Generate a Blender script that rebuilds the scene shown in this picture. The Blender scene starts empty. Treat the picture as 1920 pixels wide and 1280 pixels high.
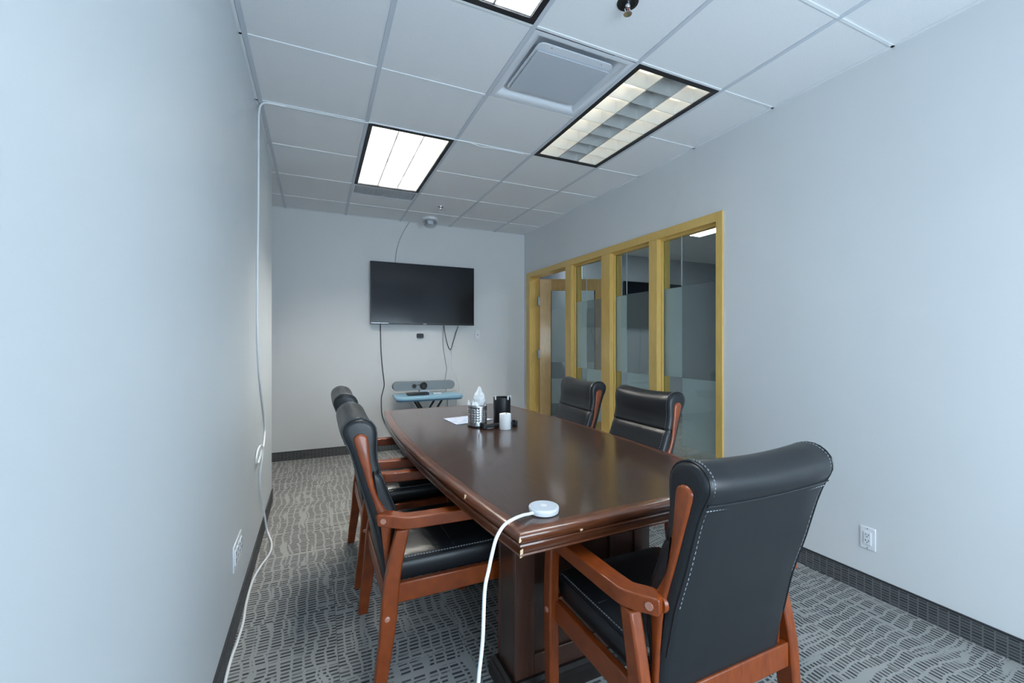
import bpy, math, random
from mathutils import Vector, Matrix

# ------------------------------------------------------------------ camera, world, exposure
S = bpy.context.scene
C = S.collection
R = math.radians
CAM_Z, FPX = 1.295, 804.0
cam_d = bpy.data.cameras.new('camera'); cam = bpy.data.objects.new('camera', cam_d); C.objects.link(cam)
cam_d.sensor_width = 36.0; cam_d.lens = FPX / 1920.0 * 36.0; cam_d.clip_start = 0.02
cam.location = (0, 0, CAM_Z); cam.rotation_euler = (R(90), 0, -math.atan(366 / FPX))
S.camera = cam
SKY, SKY_STR = (0.73, 0.84, 1.0), 7.2
TUBE_COOL, TUBE_NEAR, TUBE_WARM = 120.0, 22.0, 2.2
world = bpy.data.worlds.new('overcast_daylight'); S.world = world; world.use_nodes = True
world.node_tree.nodes['Background'].inputs[0].default_value = (*SKY, 1)
world.node_tree.nodes['Background'].inputs[1].default_value = SKY_STR
pl = bpy.data.lights.new('added_window_portal', 'AREA'); pl.shape = 'RECTANGLE'; pl.size = 2.27; pl.size_y = 1.26  # guides sky light through the window added behind the camera
pl.cycles.is_portal = True
po = bpy.data.objects.new('added_window_portal', pl); C.objects.link(po)
po.location = (1.225, -1.36, 1.12); po.rotation_euler = (R(90), 0, 0)       # -Z of the lamp looks into the room (+Y)
V = S.view_settings
V.view_transform = 'Standard'; V.look = 'None'; V.gamma = 1.0; V.use_curve_mapping = False; V.exposure = 1.12
S.cycles.use_denoising = True
S.cycles.max_bounces = 6; S.cycles.diffuse_bounces = 4; S.cycles.glossy_bounces = 3; S.cycles.transparent_max_bounces = 12
S.cycles.sample_clamp_indirect = 4.0; S.cycles.adaptive_threshold = 0.07; S.cycles.adaptive_min_samples = 24; S.cycles.light_sampling_threshold = 0.02
S.cycles.caustics_reflective = True; S.cycles.blur_glossy = 1.0
random.seed(7)

# ------------------------------------------------------------------ materials
MATS = {}
def new_mat(name):
    m = bpy.data.materials.new(name); m.use_nodes = True
    nt = m.node_tree; b = nt.nodes['Principled BSDF']
    MATS[name] = m
    return m, nt, b
def setp(b, **k):
    for a, v in k.items():
        a = a.replace('_', ' ')
        if a in b.inputs:
            b.inputs[a].default_value = (*v, 1) if isinstance(v, tuple) and len(v) == 3 else v
def plain(name, col, rough=0.5, **k):
    m, nt, b = new_mat(name); setp(b, Base_Color=col, Roughness=rough, **k); return m
def node(nt, t, **k):
    n = nt.nodes.new(t)
    for a, v in k.items(): setattr(n, a, v)
    return n
def noise_bump(nt, b, scale, strength, dist=0.002, detail=3, coord='Object'):
    tc = node(nt, 'ShaderNodeTexCoord'); nz = node(nt, 'ShaderNodeTexNoise')
    nz.inputs['Scale'].default_value = scale; nz.inputs['Detail'].default_value = detail
    bp = node(nt, 'ShaderNodeBump'); bp.inputs['Strength'].default_value = strength; bp.inputs['Distance'].default_value = dist
    nt.links.new(tc.outputs[coord], nz.inputs['Vector']); nt.links.new(nz.outputs['Fac'], bp.inputs['Height'])
    nt.links.new(bp.outputs['Normal'], b.inputs['Normal'])
    return tc, nz
def mottled(name, c1, c2, scale, rough, bump_scale=0, bump=0.0, stretch=(1, 1, 1), detail=4, **k):
    m, nt, b = new_mat(name); setp(b, Roughness=rough, **k)
    tc = node(nt, 'ShaderNodeTexCoord'); mp = node(nt, 'ShaderNodeMapping'); mp.inputs['Scale'].default_value = stretch
    nz = node(nt, 'ShaderNodeTexNoise'); nz.inputs['Scale'].default_value = scale; nz.inputs['Detail'].default_value = detail
    cr = node(nt, 'ShaderNodeValToRGB')
    cr.color_ramp.elements[0].color = (*c1, 1); cr.color_ramp.elements[1].color = (*c2, 1)
    cr.color_ramp.elements[0].position = 0.3; cr.color_ramp.elements[1].position = 0.7
    nt.links.new(tc.outputs['Object'], mp.inputs['Vector']); nt.links.new(mp.outputs['Vector'], nz.inputs['Vector'])
    nt.links.new(nz.outputs['Fac'], cr.inputs['Fac']); nt.links.new(cr.outputs['Color'], b.inputs['Base Color'])
    if bump: noise_bump(nt, b, bump_scale, bump)
    return m
def emit(name, col, strength):
    m, nt, b = new_mat(name); setp(b, Base_Color=(0.8, 0.8, 0.8), Emission_Color=col, Emission_Strength=strength); return m
def sheer(name, col, alpha, rough, trans=0.5):
    """alpha part of a lit diffuse + translucent sheet over clear transparency"""
    m, nt, b = new_mat(name); nt.nodes.remove(b); out = nt.nodes['Material Output']
    d = node(nt, 'ShaderNodeBsdfDiffuse'); t = node(nt, 'ShaderNodeBsdfTranslucent'); x = node(nt, 'ShaderNodeBsdfTransparent')
    d.inputs[0].default_value = (*col, 1); t.inputs[0].default_value = (*col, 1)
    a = node(nt, 'ShaderNodeMixShader'); a.inputs[0].default_value = trans
    e = node(nt, 'ShaderNodeMixShader'); e.inputs[0].default_value = alpha
    nt.links.new(d.outputs[0], a.inputs[1]); nt.links.new(t.outputs[0], a.inputs[2])
    nt.links.new(x.outputs[0], e.inputs[1]); nt.links.new(a.outputs[0], e.inputs[2]); nt.links.new(e.outputs[0], out.inputs[0])
    return m
def clear(name, tint=(0.93, 0.97, 0.96), ior=1.45):
    m, nt, b = new_mat(name); nt.nodes.remove(b); out = nt.nodes['Material Output']
    x = node(nt, 'ShaderNodeBsdfTransparent'); x.inputs[0].default_value = (*tint, 1)
    g = node(nt, 'ShaderNodeBsdfGlossy'); g.inputs['Roughness'].default_value = 0.02
    lw = node(nt, 'ShaderNodeLayerWeight'); lw.inputs['Blend'].default_value = 0.5      # Schlick reflectance, the same from both sides
    pw = node(nt, 'ShaderNodeMath', operation='POWER'); pw.inputs[1].default_value = 5.0
    f = node(nt, 'ShaderNodeMath', operation='MULTIPLY_ADD'); f0 = ((ior - 1) / (ior + 1)) ** 2
    f.inputs[1].default_value = 1 - f0; f.inputs[2].default_value = f0
    nt.links.new(lw.outputs['Facing'], pw.inputs[0]); nt.links.new(pw.outputs[0], f.inputs[0])
    e = node(nt, 'ShaderNodeMixShader')
    nt.links.new(f.outputs[0], e.inputs[0]); nt.links.new(x.outputs[0], e.inputs[1]); nt.links.new(g.outputs[0], e.inputs[2])
    nt.links.new(e.outputs[0], out.inputs[0])
    return m

wall_m = mottled('wall_paint', (0.71, 0.725, 0.735), (0.74, 0.755, 0.765), 1.3, 0.55, 420, 0.06)
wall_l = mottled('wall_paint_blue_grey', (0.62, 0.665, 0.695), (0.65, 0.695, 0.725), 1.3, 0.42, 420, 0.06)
tile_m = mottled('ceiling_tile', (0.80, 0.81, 0.83), (0.86, 0.87, 0.89), 180, 0.9, 260, 0.35)
main_m = plain('grid_main_grey', (0.60, 0.64, 0.70), 0.4)
tee_m = plain('grid_white', (0.84, 0.86, 0.88), 0.45)
white_m = plain('white_plastic', (0.80, 0.82, 0.85), 0.35)
whitemetal = plain('white_enamel', (0.74, 0.77, 0.82), 0.4)
black_m = plain('black_plastic', (0.012, 0.013, 0.016), 0.38)
blackf = plain('black_frame', (0.012, 0.013, 0.018), 0.5)
screen_m = plain('tv_screen', (0.004, 0.006, 0.010), 0.16, Specular_IOR_Level=0.5)
tvedge = plain('tv_bezel', (0.01, 0.01, 0.012), 0.3)
chrome = plain('chrome', (0.75, 0.76, 0.78), 0.18, Metallic=1.0)
steel = plain('brushed_steel', (0.55, 0.56, 0.58), 0.32, Metallic=1.0)
louver_m = plain('louver_aluminium', (0.84, 0.85, 0.84), 0.33, Metallic=0.7)
housing_m = plain('fixture_white', (0.85, 0.86, 0.86), 0.5)
tube_c = emit('tube_cool', (1.0, 0.95, 0.86), TUBE_COOL)
tube_n = emit('tube_near', (0.92, 0.97, 1.0), TUBE_NEAR)
tube_w = emit('tube_warm', (1.0, 0.90, 0.72), TUBE_WARM)
tube_off = plain('tube_unlit', (0.75, 0.76, 0.76), 0.3)
cable_w = plain('cable_white', (0.85, 0.87, 0.9), 0.4)
cable_g = plain('cable_grey', (0.34, 0.35, 0.36), 0.5)
cable_k = plain('cable_dark', (0.05, 0.055, 0.06), 0.5)
paper_m = mottled('printed_paper', (0.30, 0.42, 0.66), (0.74, 0.77, 0.84), 26, 0.6, stretch=(1, 2.5, 1))
tissue_m = plain('white_tissue', (0.86, 0.87, 0.88), 0.7)
blue_m = plain('light_blue_plastic', (0.28, 0.50, 0.66), 0.35)
greyfab = plain('grey_speaker_fabric', (0.22, 0.26, 0.29), 0.7)
socket_m = plain('socket_dark', (0.05, 0.05, 0.05), 0.6)
plug_pink = plain('wood_plug', (0.42, 0.20, 0.15), 0.35)
rawwood = plain('raw_chipped_wood', (0.72, 0.52, 0.32), 0.8)
card_m = plain('cardboard', (0.36, 0.24, 0.11), 0.8)
glass_m = clear('pane_glass')
film_m = sheer('frosted_film', (0.62, 0.70, 0.72), 0.62, 0.6)
film_s = sheer('smoke_film', (0.30, 0.33, 0.35), 0.42, 0.6)
bag_m = sheer('clear_plastic_bag', (0.6, 0.68, 0.72), 0.5, 0.2)
clear_m = clear('clear_dome', (0.85, 0.87, 0.88), 1.5)
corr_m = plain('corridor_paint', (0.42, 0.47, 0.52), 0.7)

leather, nt, b = new_mat('black_leather'); setp(b, Base_Color=(0.011, 0.0125, 0.015), Roughness=0.38, Specular_IOR_Level=0.42)
noise_bump(nt, b, 380, 0.16, 0.001)
stitch_m = plain('grey_thread', (0.22, 0.24, 0.26), 0.6)

def wood(name, c1, c2, rough, coat, stretch, scale=6.0, coat_rough=0.12):
    m = mottled(name, c1, c2, scale, rough, stretch=stretch, detail=6)
    b = m.node_tree.nodes['Principled BSDF']; setp(b, Coat_Weight=coat, Coat_Roughness=coat_rough)
    return m
chair_wood = wood('chair_cherry_wood', (0.17, 0.029, 0.0035), (0.26, 0.050, 0.006), 0.38, 0.22, (3, 14, 3))
table_wood = wood('table_dark_walnut', (0.042, 0.016, 0.008), (0.066, 0.027, 0.014), 0.32, 0.8, (14, 1.5, 3), 7, 0.13)
edge_wood = wood('table_edge_mahogany', (0.100, 0.028, 0.010), (0.150, 0.044, 0.016), 0.30, 0.6, (3, 3, 20), 6, 0.1)
ped_wood = wood('pedestal_dark_wood', (0.040, 0.016, 0.010), (0.062, 0.024, 0.014), 0.35, 0.5, (14, 14, 1.5))
oak_m = wood('yellow_oak', (0.66, 0.42, 0.11), (0.76, 0.51, 0.16), 0.38, 0.35, (22, 22, 1.6))
door_oak = wood('door_oak', (0.56, 0.35, 0.13), (0.72, 0.48, 0.21), 0.4, 0.3, (16, 16, 1.2))

def carpet(name, along_y):
    """woven pattern: wavy light cords one way, short dark dashes between them"""
    m, nt, b = new_mat(name); setp(b, Roughness=0.95, Specular_IOR_Level=0.1)
    L = nt.links.new
    geo = node(nt, 'ShaderNodeNewGeometry'); oi = node(nt, 'ShaderNodeObjectInfo')
    sx = node(nt, 'ShaderNodeSeparateXYZ'); L(geo.outputs['Position'], sx.inputs[0])
    cb = node(nt, 'ShaderNodeCombineXYZ')
    if along_y: L(sx.outputs['Y'], cb.inputs['Y']); L(sx.outputs['X'], cb.inputs['X'])
    else: L(sx.outputs['X'], cb.inputs['Y']); L(sx.outputs['Y'], cb.inputs['X'])
    ad = node(nt, 'ShaderNodeVectorMath', operation='ADD')                 # every tile starts its weave elsewhere
    rm = node(nt, 'ShaderNodeMath', operation='MULTIPLY'); rm.inputs[1].default_value = 9.0
    L(oi.outputs['Random'], rm.inputs[0]); L(cb.outputs[0], ad.inputs[0]); L(rm.outputs[0], ad.inputs[1])
    mp = node(nt, 'ShaderNodeMapping'); mp.inputs['Scale'].default_value = (4, 6, 1); L(ad.outputs[0], mp.inputs[0])
    nz = node(nt, 'ShaderNodeTexNoise'); nz.inputs['Scale'].default_value = 1.0; nz.inputs['Detail'].default_value = 2; L(mp.outputs[0], nz.inputs['Vector'])
    sc = node(nt, 'ShaderNodeVectorMath', operation='MULTIPLY'); sc.inputs[1].default_value = (0.075, 0.016, 0)
    L(nz.outputs['Color'], sc.inputs[0])
    a2 = node(nt, 'ShaderNodeVectorMath', operation='ADD'); L(ad.outputs[0], a2.inputs[0]); L(sc.outputs[0], a2.inputs[1])
    br = node(nt, 'ShaderNodeTexBrick'); br.offset = 0.12; br.offset_frequency = 7; br.squash = 1.0
    br.inputs['Scale'].default_value = 1.0; br.inputs['Brick Width'].default_value = 0.046; br.inputs['Row Height'].default_value = 0.0205
    br.inputs['Mortar Size'].default_value = 0.0062; br.inputs['Mortar Smooth'].default_value = 0.35; br.inputs['Bias'].default_value = -0.3
    br.inputs['Color1'].default_value = (0.055, 0.056, 0.060, 1); br.inputs['Color2'].default_value = (0.130, 0.132, 0.134, 1)
    br.inputs['Mortar'].default_value = (0.315, 0.320, 0.312, 1)
    L(a2.outputs[0], br.inputs['Vector'])
    # broad irregular cords that swallow the dashes
    m2 = node(nt, 'ShaderNodeMapping'); m2.inputs['Scale'].default_value = (30, 3, 1); L(a2.outputs[0], m2.inputs[0])
    n2 = node(nt, 'ShaderNodeTexNoise'); n2.inputs['Scale'].default_value = 1.0; n2.inputs['Detail'].default_value = 1; L(m2.outputs[0], n2.inputs['Vector'])
    r2 = node(nt, 'ShaderNodeMapRange'); r2.inputs['From Min'].default_value = 0.60; r2.inputs['From Max'].default_value = 0.66; L(n2.outputs['Fac'], r2.inputs['Value'])
    # thin cross threads
    m3 = node(nt, 'ShaderNodeMapping'); m3.inputs['Scale'].default_value = (3, 70, 1); L(a2.outputs[0], m3.inputs[0])
    n3 = node(nt, 'ShaderNodeTexNoise'); n3.inputs['Scale'].default_value = 1.0; n3.inputs['Detail'].default_value = 1; L(m3.outputs[0], n3.inputs['Vector'])
    r3 = node(nt, 'ShaderNodeMapRange'); r3.inputs['From Min'].default_value = 0.60; r3.inputs['From Max'].default_value = 0.66; L(n3.outputs['Fac'], r3.inputs['Value'])
    mx = node(nt, 'ShaderNodeMath', operation='MAXIMUM'); L(r2.outputs[0], mx.inputs[0]); L(r3.outputs[0], mx.inputs[1])
    mix = node(nt, 'ShaderNodeMixRGB'); mix.inputs[2].default_value = (0.315, 0.320, 0.312, 1)
    L(mx.outputs[0], mix.inputs[0]); L(br.outputs['Color'], mix.inputs[1]); L(mix.outputs[0], b.inputs['Base Color'])
    bp = node(nt, 'ShaderNodeBump'); bp.inputs['Strength'].default_value = 0.4; bp.inputs['Distance'].default_value = 0.003
    L(mix.outputs[0], bp.inputs['Height']); L(bp.outputs[0], b.inputs['Normal'])
    return m
carpet_y = carpet('carpet_weave', True)
carpet_x = carpet('carpet_weave_turned', False)

def base_carpet(name, axis):
    m, nt, b = new_mat(name); setp(b, Roughness=0.95, Specular_IOR_Level=0.1)
    L = nt.links.new
    geo = node(nt, 'ShaderNodeNewGeometry'); sx = node(nt, 'ShaderNodeSeparateXYZ'); L(geo.outputs['Position'], sx.inputs[0])
    cb = node(nt, 'ShaderNodeCombineXYZ'); L(sx.outputs[axis], cb.inputs['X']); L(sx.outputs['Z'], cb.inputs['Y'])
    br = node(nt, 'ShaderNodeTexBrick'); br.offset = 0.0
    br.inputs['Scale'].default_value = 1.0; br.inputs['Brick Width'].default_value = 0.036; br.inputs['Row Height'].default_value = 0.013
    br.inputs['Mortar Size'].default_value = 0.0035; br.inputs['Mortar Smooth'].default_value = 0.4; br.inputs['Bias'].default_value = -0.2
    br.inputs['Color1'].default_value = (0.040, 0.042, 0.046, 1); br.inputs['Color2'].default_value = (0.085, 0.088, 0.092, 1)
    br.inputs['Mortar'].default_value = (0.130, 0.135, 0.140, 1)
    L(cb.outputs[0], br.inputs['Vector']); L(br.outputs['Color'], b.inputs['Base Color'])
    return m
bbx = base_carpet('carpet_base_x', 'X'); bby = base_carpet('carpet_base_y', 'Y')
bind_m = plain('base_binding', (0.022, 0.023, 0.028), 0.7)

# ------------------------------------------------------------------ mesh helpers
class MB:
    def __init__(s): s.v = []; s.f = []
    def add(s, vs, fs):
        o = len(s.v); s.v += [tuple(v) for v in vs]; s.f += [tuple(i + o for i in f) for f in fs]; return s
    def box(s, x0, x1, y0, y1, z0, z1):
        return s.add([(x0,y0,z0),(x1,y0,z0),(x1,y1,z0),(x0,y1,z0),(x0,y0,z1),(x1,y0,z1),(x1,y1,z1),(x0,y1,z1)],
                     [(0,3,2,1),(4,5,6,7),(0,1,5,4),(1,2,6,5),(2,3,7,6),(3,0,4,7)])
    def loft(s, secs, cap=True, closed=False):
        """secs: equal-length rings"""
        n = len(secs[0]); vs = [p for r in secs for p in r]; fs = []
        m = len(secs)
        for i in range(m if closed else m - 1):
            a, c = i * n, ((i + 1) % m) * n
            for j in range(n):
                k = (j + 1) % n; fs.append((a + j, a + k, c + k, c + j))
        if cap and not closed: fs.append(tuple(range(n - 1, -1, -1))); fs.append(tuple((m - 1) * n + j for j in range(n)))
        return s.add(vs, fs)
    def tube(s, pts, r, n=8):
        pts = [Vector(p) for p in pts]; secs = []; up = None
        for i, p in enumerate(pts):
            t = (pts[min(i + 1, len(pts) - 1)] - pts[max(i - 1, 0)]).normalized()
            if up is None: up = Vector((0, 0, 1)) if abs(t.z) < 0.9 else Vector((1, 0, 0))
            up = (up - t * up.dot(t)).normalized(); w = t.cross(up)
            rr = r[i] if isinstance(r, (list, tuple)) else r
            secs.append([p + (up * math.cos(a) + w * math.sin(a)) * rr for a in [2 * math.pi * k / n for k in range(n)]])
        return s.loft(secs)
    def lathe(s, prof, c=(0, 0, 0), n=24, axis='Z'):
        secs = []
        for r, h in prof:
            ring = []
            for k in range(n):
                a = 2 * math.pi * k / n; x, y = r * math.cos(a), r * math.sin(a)
                p = (x, y, h) if axis == 'Z' else ((x, -h, y) if axis == 'Y' else (h, x, y))
                ring.append((p[0] + c[0], p[1] + c[1], p[2] + c[2]))
            secs.append(ring)
        return s.loft(secs)
    def prism(s, poly, y0, y1, axis='Y'):
        """poly of (x,z) pushed along y"""
        def P(a, b, t): return (a, t, b) if axis == 'Y' else ((t, a, b) if axis == 'X' else (a, b, t))
        return s.loft([[P(a, b, y0) for a, b in poly], [P(a, b, y1) for a, b in poly]])
    def build(s, name, mat, parent=None, smooth=False, bevel=0.0, seg=2, flip=True, angle=40):
        me = bpy.data.meshes.new(name); me.from_pydata(s.v, [], s.f)
        import bmesh
        bm = bmesh.new(); bm.from_mesh(me); bmesh.ops.recalc_face_normals(bm, faces=bm.faces); bm.to_mesh(me); bm.free()
        me.materials.append(mat)
        o = bpy.data.objects.new(name, me); C.objects.link(o)
        if parent is not None: o.parent = parent
        if bevel:
            md = o.modifiers.new('edge', 'BEVEL'); md.width = bevel; md.segments = seg; md.limit_method = 'ANGLE'; md.angle_limit = R(38)
            smooth = True
        if smooth:
            for p in me.polygons: p.use_smooth = True
            try: me.set_sharp_from_angle(angle=R(angle))
            except Exception: pass
        return o
def spline(pts, k=6, closed=False):
    """Catmull-Rom through points of any dimension"""
    P = [Vector(p) for p in pts]; n = len(P); out = []
    rng = range(n if closed else n - 1)
    for i in rng:
        p1, p2 = P[i], P[(i + 1) % n]
        p0 = P[i - 1] if (closed or i > 0) else p1; p3 = P[(i + 2) % n] if (closed or i < n - 2) else p2
        for j in range(k):
            t = j / k
            out.append(0.5 * ((2 * p1) + (p2 - p0) * t + (2 * p0 - 5 * p1 + 4 * p2 - p3) * t * t + (3 * p1 - p0 - 3 * p2 + p3) * t ** 3))
    if not closed: out.append(P[-1])
    return out
def empty(name, loc=(0, 0, 0), rz=0.0):
    o = bpy.data.objects.new(name, None); C.objects.link(o); o.empty_display_size = 0.1
    o.location = loc; o.rotation_euler = (0, 0, rz); return o
def tag(o, label, cat, group=None):
    o['label'] = label; o['category'] = cat
    if group: o['group'] = group
    return o
def struct(o): o['kind'] = 'structure'; return o
def copy_tree(o, parent=None):
    c = o.copy(); C.objects.link(c); c.parent = parent
    for ch in list(o.children): copy_tree(ch, c)
    return c
def inset(poly, d):
    """offset a closed ccw 2-D polygon inwards with mitres"""
    n = len(poly); out = []
    area = sum(poly[i][0] * poly[(i + 1) % n][1] - poly[(i + 1) % n][0] * poly[i][1] for i in range(n))
    sg = 1 if area > 0 else -1
    for i in range(n):
        a, b, c = Vector(poly[i - 1][:2]), Vector(poly[i][:2]), Vector(poly[(i + 1) % n][:2])
        e1, e2 = (b - a).normalized(), (c - b).normalized()
        n1, n2 = Vector((-e1.y, e1.x)) * sg, Vector((-e2.y, e2.x)) * sg
        m = n1 + n2; l = m.length
        if l < 1e-6: m = n1; k = 1
        else: m = m / l; k = 1 / max(0.35, m.dot(n1))
        out.append(b + m * d * k)
    return out

# ------------------------------------------------------------------ the room
CEIL = 2.745
XL, XR, YB, YR = -0.333, 2.58, 5.26, -1.30
YE = 3.97            # the left wall stops here; the room widens behind it
XA = -1.25
def sbox(name, mat, *b): return struct(MB().box(*b).build(name, mat))
floor = sbox('floor', plain('subfloor', (0.08, 0.08, 0.08), 0.9), XA, XR + 0.12, YR, YB, -0.06, -0.006)
TS = 0.5
tiles = {}
for turned in (0, 1):
    tiles[turned] = None
nx = 0
x = XR
cols = []
xe = XR
while xe > XA + 0.01:
    cols.append((max(xe - TS, XA), xe)); xe -= TS
ye = YB
rows = []
while ye > YR + 0.01:
    rows.append((max(ye - TS, YR), ye)); ye -= TS
cache = {}
for (x0, x1) in cols:
    for (y0, y1) in rows:
        if x1 <= XL - 0.12 and y1 <= YE: continue
        mat = carpet_x if (x0 + x1) / 2 > 1.45 else carpet_y
        key = (round(x1 - x0, 3), round(y1 - y0, 3), mat.name)
        g = 0.0006
        if key not in cache:
            w, h = (x1 - x0) / 2 - g, (y1 - y0) / 2 - g
            o = MB().add([(-w,-h,-.006),(w,-h,-.006),(w,h,-.006),(-w,h,-.006),(-w,-h,-.001),(w,-h,-.001),(w,h,-.001),(-w,h,-.001),
                          (-w+.002,-h+.002,0),(w-.002,-h+.002,0),(w-.002,h-.002,0),(-w+.002,h-.002,0)],
                         [(0,3,2,1),(0,1,5,4),(1,2,6,5),(2,3,7,6),(3,0,4,7),(4,5,9,8),(5,6,10,9),(6,7,11,10),(7,4,8,11),(8,9,10,11)]).build('carpet_tile', mat, floor)
            cache[key] = o
        else:
            o = cache[key].copy(); C.objects.link(o)
        o.location = ((x0 + x1) / 2, (y0 + y1) / 2, 0)

OY0, OY1, OZ = 2.108, 5.175, 2.209     # glazed opening in the right wall
wl = sbox('wall_left', wall_l, XL - 0.12, XL, YR, YE, 0, CEIL)
wb = sbox('wall_back', wall_m, XA, XR, YB, YB + 0.12, 0, CEIL)
wa = sbox('wall_alcove', wall_m, XA - 0.12, XA, YE - 0.12, YB + 0.12, 0, CEIL)
wf = sbox('wall_alcove_front', wall_m, XA, XL - 0.12, YE - 0.12, YE, 0, CEIL)
wr = struct(MB().box(XR, XR + 0.12, YR, OY0, 0, CEIL).box(XR, XR + 0.12, OY1, YB + 0.12, 0, CEIL).box(XR, XR + 0.12, OY0, OY1, OZ, CEIL).build('wall_right', wall_m))
# rear wall behind the camera, with an added unseen window for cool near light
WX0, WX1, WZ0, WZ1 = 0.10, 2.35, 0.50, 1.74
wrear = struct(MB().box(XL - 0.12, WX0, YR - 0.12, YR, 0, CEIL).box(WX1, XR + 0.12, YR - 0.12, YR, 0, CEIL)
               .box(WX0, WX1, YR - 0.12, YR, 0, WZ0).box(WX0, WX1, YR - 0.12, YR, WZ1, CEIL).build('wall_rear', wall_m))
w2 = struct(empty('window_2_added', ((WX0 + WX1) / 2, YR, WZ0)))
fx = (WX1 - WX0) / 2; fz = WZ1 - WZ0
MB().box(-fx, -fx + .05, -.09, -.03, 0, fz).box(fx - .05, fx, -.09, -.03, 0, fz).box(-fx + .05, fx - .05, -.09, -.03, 0, .05).box(-fx + .05, fx - .05, -.09, -.03, fz - .05, fz).build('added_window_frame', white_m, w2)
MB().box(-.02, .02, -.085, -.035, .05, fz - .05).build('mullion', white_m, w2)
for sgn in (-1, 1):
    a, b_ = (-fx + .05, -.02) if sgn < 0 else (.02, fx - .05)
    MB().box(a, b_, -.063, -.057, .05, fz - .05).build('pane', glass_m, w2)

# carpet baseboards with dark binding on top
def baseboard(name, x0, x1, y0, y1, mat):
    o = struct(MB().box(x0, x1, y0, y1, 0, 0.092).build(name, mat))
    MB().box(x0 - .001, x1 + .001, y0 - .001, y1 + .001, 0.092, 0.099).build('binding', bind_m, o); return o
baseboard('baseboard_left', XL, XL + 0.009, YR, YE, bby)
baseboard('baseboard_back', XA + .01, XR - .01, YB - 0.009, YB, bbx)
baseboard('baseboard_right', XR - 0.009, XR, YR + .01, OY0, bby)
baseboard('baseboard_alcove', XA, XA + 0.009, YE, YB - .01, bby)

# ceiling: slab, tees and tiles
ceil = sbox('ceiling', plain('plenum', (0.25, 0.25, 0.25), 0.9), XA, XR + .12, YR, YB, CEIL + 0.18, CEIL + 0.24)
T = 0.6096; GX, GY = -0.3085, 1.751
xs = sorted(set([XA] + [GX + i * T for i in range(-1, 5)] + [XR]))
ys = sorted(set([YR] + [GY + j * T for j in range(-5, 6) if YR < GY + j * T < YB - .02] + [YB]))
def gx(i): return GX + i * T
def gy(j): return GY + j * T
taken = {(1, 2), (1, 3), (1, -1), (1, -2), (3, 0), (3, 1), (2, 0), (1, 4)}
HW = 0.011
tcache = {}
for a in range(len(xs) - 1):
    for c_ in range(len(ys) - 1):
        x0, x1, y0, y1 = xs[a], xs[a + 1], ys[c_], ys[c_ + 1]
        if x1 <= GX + 0.01 and y1 <= YE:
            if x1 < GX - .05: continue
        i = round((x0 - GX) / T); j = round((y0 - GY) / T)
        if abs(x0 - gx(i)) < 0.02 and abs(y0 - gy(j)) < 0.02 and (i, j) in taken: continue
        if i < 0 and y1 > YE and y0 < YE: y0 = YE
        if x1 <= GX + .01 and y1 <= YE + .01: x0 = XL
        key = (round(x1 - x0, 3), round(y1 - y0, 3))
        if key not in tcache:
            w, h = (x1 - x0) / 2 - .002, (y1 - y0) / 2 - .002
            tcache[key] = o = MB().box(-w, w, -h, h, 0, .016).build('ceiling_tile', tile_m, ceil)
        else:
            o = tcache[key].copy(); C.objects.link(o)
        o.location = ((x0 + x1) / 2, (y0 + y1) / 2, CEIL + .0005)
# strip of tile between the left wall and the first tee
for j in range(-5, 4):
    y0, y1 = max(gy(j), YR), min(gy(j + 1), YE)
    if y1 - y0 < .05: continue
    MB().box(XL, GX - .002, y0 + .002, y1 - .002, CEIL + .0005, CEIL + .0165).build('ceiling_tile', tile_m, ceil)
for i in range(-1, 5):
    y0 = YR if i >= 0 else YE
    MB().box(gx(i) - HW, gx(i) + HW, y0, YB, CEIL - .004, CEIL + .0005).box(gx(i) - .0015, gx(i) + .0015, y0, YB, CEIL, CEIL + .03).build('main_tee', main_m, ceil)
for j in range(-4, 6):
    for i in range(-2, 5):
        x0, x1 = max(gx(i) + HW, XA if gy(j) > YE else XL), min(gx(i + 1) - HW, XR)
        if x1 - x0 < .008: continue
        if (i, j) in ((1, 3), (3, 1), (1, -1)): continue
        MB().box(x0, x1, gy(j) - .007, gy(j) + .007, CEIL - .0035, CEIL + .0005).build('cross_tee', tee_m, ceil)
def angle(name, *b): struct(MB().box(*b).build(name, tee_m))
angle('trim_1', XR - .018, XR, YR, YB, CEIL - .0035, CEIL)
angle('trim_2', XA, XR - .018, YB - .018, YB, CEIL - .0035, CEIL)
angle('trim_3', XL, XL + .012, YR, YE, CEIL - .0035, CEIL)

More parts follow.
